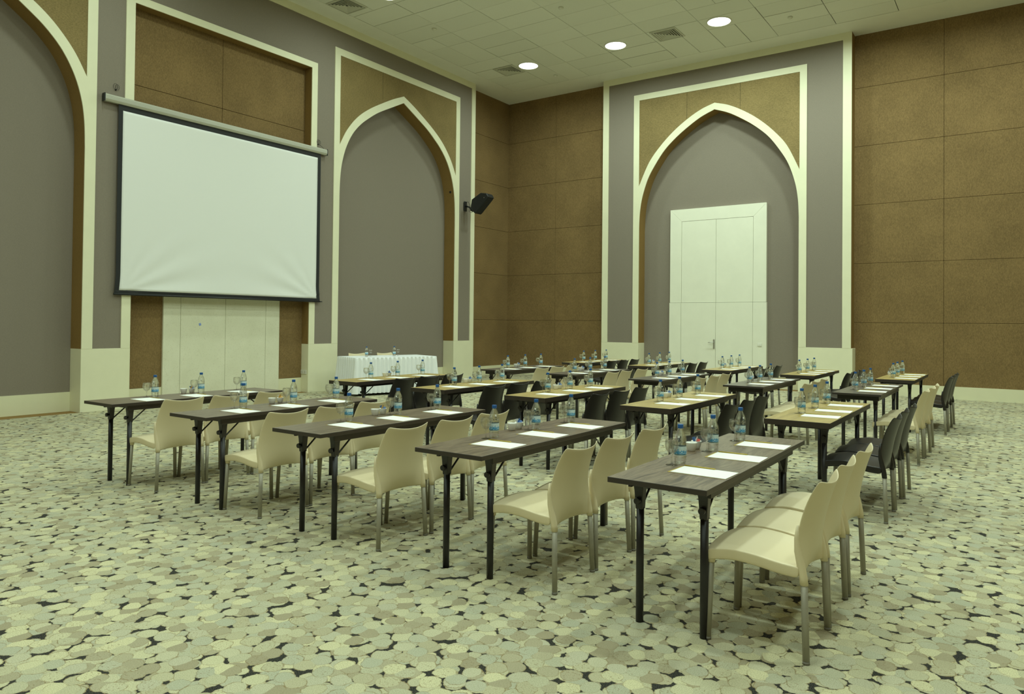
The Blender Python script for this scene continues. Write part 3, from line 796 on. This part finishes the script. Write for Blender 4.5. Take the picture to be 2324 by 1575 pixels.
# ------------------------------------------------------------------ head table with skirted cloth
HA = math.radians(-17.2); HC = Vector((-10.93, 11.12, 0)); HW, HL, HH = .42, .93, .757
ht = empty('head_table', HC, HA); tag(ht, 'head table hidden under the white skirted cloth by the left wall', 'table')
q = MB(); q.box(-HW+.01, HW-.01, -HL+.01, HL-.01, HH-.03, HH-.003); q.build('tabletop', M_edge, ht)
for sx_ in (-1, 1):
    for sy in (-1, 1):
        q = MB(); q.tube([(sx_*(HW-.08), sy*(HL-.15), 0), (sx_*(HW-.08), sy*(HL-.15), HH-.03)], .018, 10); q.build('leg', M_leg, ht)
q = MB()
# perimeter points
per = []; N = 420
def rr(s):
    L1, L2 = 2*HW, 2*HL; tot = 2*(L1+L2); d = s*tot
    if d < L1: return Vector((-HW+d, -HL)), Vector((0, -1)), d/L1, 0
    d -= L1
    if d < L2: return Vector((HW, -HL+d)), Vector((1, 0)), d/L2, 1
    d -= L2
    if d < L1: return Vector((HW-d, HL)), Vector((0, 1)), d/L1, 2
    d -= L1; return Vector((-HW, HL-d)), Vector((-1, 0)), d/L2, 3
rings = []
NZ = 14
for j in range(NZ+1):
    h = j/NZ; ringp = []
    for i in range(N):
        P, n_, f, sd = rr(i/N)
        cr = min(f, 1-f)
        corner = math.exp(-(cr*(2*HL if sd in (1, 3) else 2*HW)/.05)**2)
        L_ = (2*HL if sd in (1, 3) else 2*HW)
        ph = f*L_/.098*2*PI
        sq = math.tanh(2.2*math.sin(ph + .5*math.sin(ph*.13+sd)))
        amp = (.010+.026*h)*(1-corner)
        off = .010+.012*h+amp*sq + .045*corner*h
        Q = P+n_*off
        if corner > .02:
            dg = Vector((math.copysign(1, P.x), math.copysign(1, P.y))).normalized(); Q = Q+dg*(.03*corner*h)
        ringp.append((Q.x, Q.y, HH-.006-(HH-.055)*h))
    rings.append(ringp)
q.loft(rings, cap=False)
q.bm.verts.ensure_lookup_table()
top = []
for rad, zt in ((.006, HH+.001), (-.006, HH+.004), (-.1, HH+.004)):
    top.append([(P.x+n_.x*rad, P.y+n_.y*rad, zt) for P, n_, f, sd in [rr(i/N) for i in range(N)]])
q.loft([rings[0], top[0], top[1]], cap=False)
q.face([q.bm.verts.new(p) for p in ((-HW, -HL, HH+.004), (HW, -HL, HH+.004), (HW, HL, HH+.004), (-HW, HL, HH+.004))])
bmesh.ops.remove_doubles(q.bm, verts=q.bm.verts, dist=.0005)
cl = q.build('tablecloth', M_cloth); cl.location = HC; cl.rotation_euler = (0, 0, HA)
for p in cl.data.polygons: p.use_smooth = True
tag(cl, 'white pleated skirt cloth draped over the head table by the left wall', 'tablecloth')
def hp(u, v, z): return HC + Matrix.Rotation(HA, 3, 'Z') @ Vector((u, v, z))
for k, (v, lb) in enumerate(((-.24, 'left'), (.46, 'right'))):
    K = copy_tree(CP['beige']); K.location = hp(-.73, v, 0); K.rotation_euler = (0, 0, HA+PI+(.05 if k else -.04))
    tag(K, 'beige plastic chair behind the white cloth head table, %s of two' % lb, 'chair', 'beige chairs at the head table')
    z = HH+.0045
    inst(BOT, hp(.02, (-.50, .14)[k], z), k, label='blue capped water bottle on the white clothed head table, %s one' % lb, cat='bottle', group='bottles on the head table')
    inst(GLS, hp(.0, (-.40, .24)[k], z), k, label='stemmed glass on the white clothed head table, %s one' % lb, cat='glass', group='glasses on the head table')

# ------------------------------------------------------------------ camera
yaw, pitch, roll = map(math.radians, (34.914482656584724, 0.8195464452137635, 0.5808249057889351))
r_ = Vector((math.cos(yaw), math.sin(yaw), 0)); f_ = Vector((-math.sin(yaw), math.cos(yaw), 0)); u_ = Vector((0, 0, 1))
f2 = f_*math.cos(pitch)+u_*math.sin(pitch); u2 = u_*math.cos(pitch)-f_*math.sin(pitch)
r3 = r_*math.cos(roll)+u2*math.sin(roll); u3 = u2*math.cos(roll)-r_*math.sin(roll)
cam = bpy.data.cameras.new('camera'); co = link(bpy.data.objects.new('camera', cam))
Mx = Matrix((( r3.x, u3.x, -f2.x, 0), (r3.y, u3.y, -f2.y, 0), (r3.z, u3.z, -f2.z, 1.4806), (0, 0, 0, 1)))
co.matrix_world = Mx
cam.sensor_fit = 'HORIZONTAL'; cam.sensor_width = 36; cam.lens = 1660.769/2324*36
cam.shift_y = -(787.5-709.592)/2324; cam.clip_start = .05; cam.clip_end = 100
S.camera = co

# world: closed room, almost nothing
w = bpy.data.worlds.new('world'); S.world = w; w.use_nodes = True
w.node_tree.nodes['Background'].inputs[0].default_value = (.8, 1, .7, 1); w.node_tree.nodes['Background'].inputs[1].default_value = .02
# cycles & colour
cy = S.cycles
cy.max_bounces = 8; cy.diffuse_bounces = 4; cy.glossy_bounces = 3; cy.transmission_bounces = 7; cy.transparent_max_bounces = 20
cy.use_adaptive_sampling = True; cy.adaptive_threshold = .035; cy.adaptive_min_samples = 16
cy.caustics_reflective = False; cy.caustics_refractive = False; cy.sample_clamp_indirect = 6
cy.use_denoising = True
vs = S.view_settings; vs.view_transform = 'Standard'; vs.look = 'None'; vs.gamma = 1; vs.use_curve_mapping = False
vs.exposure = -2.9
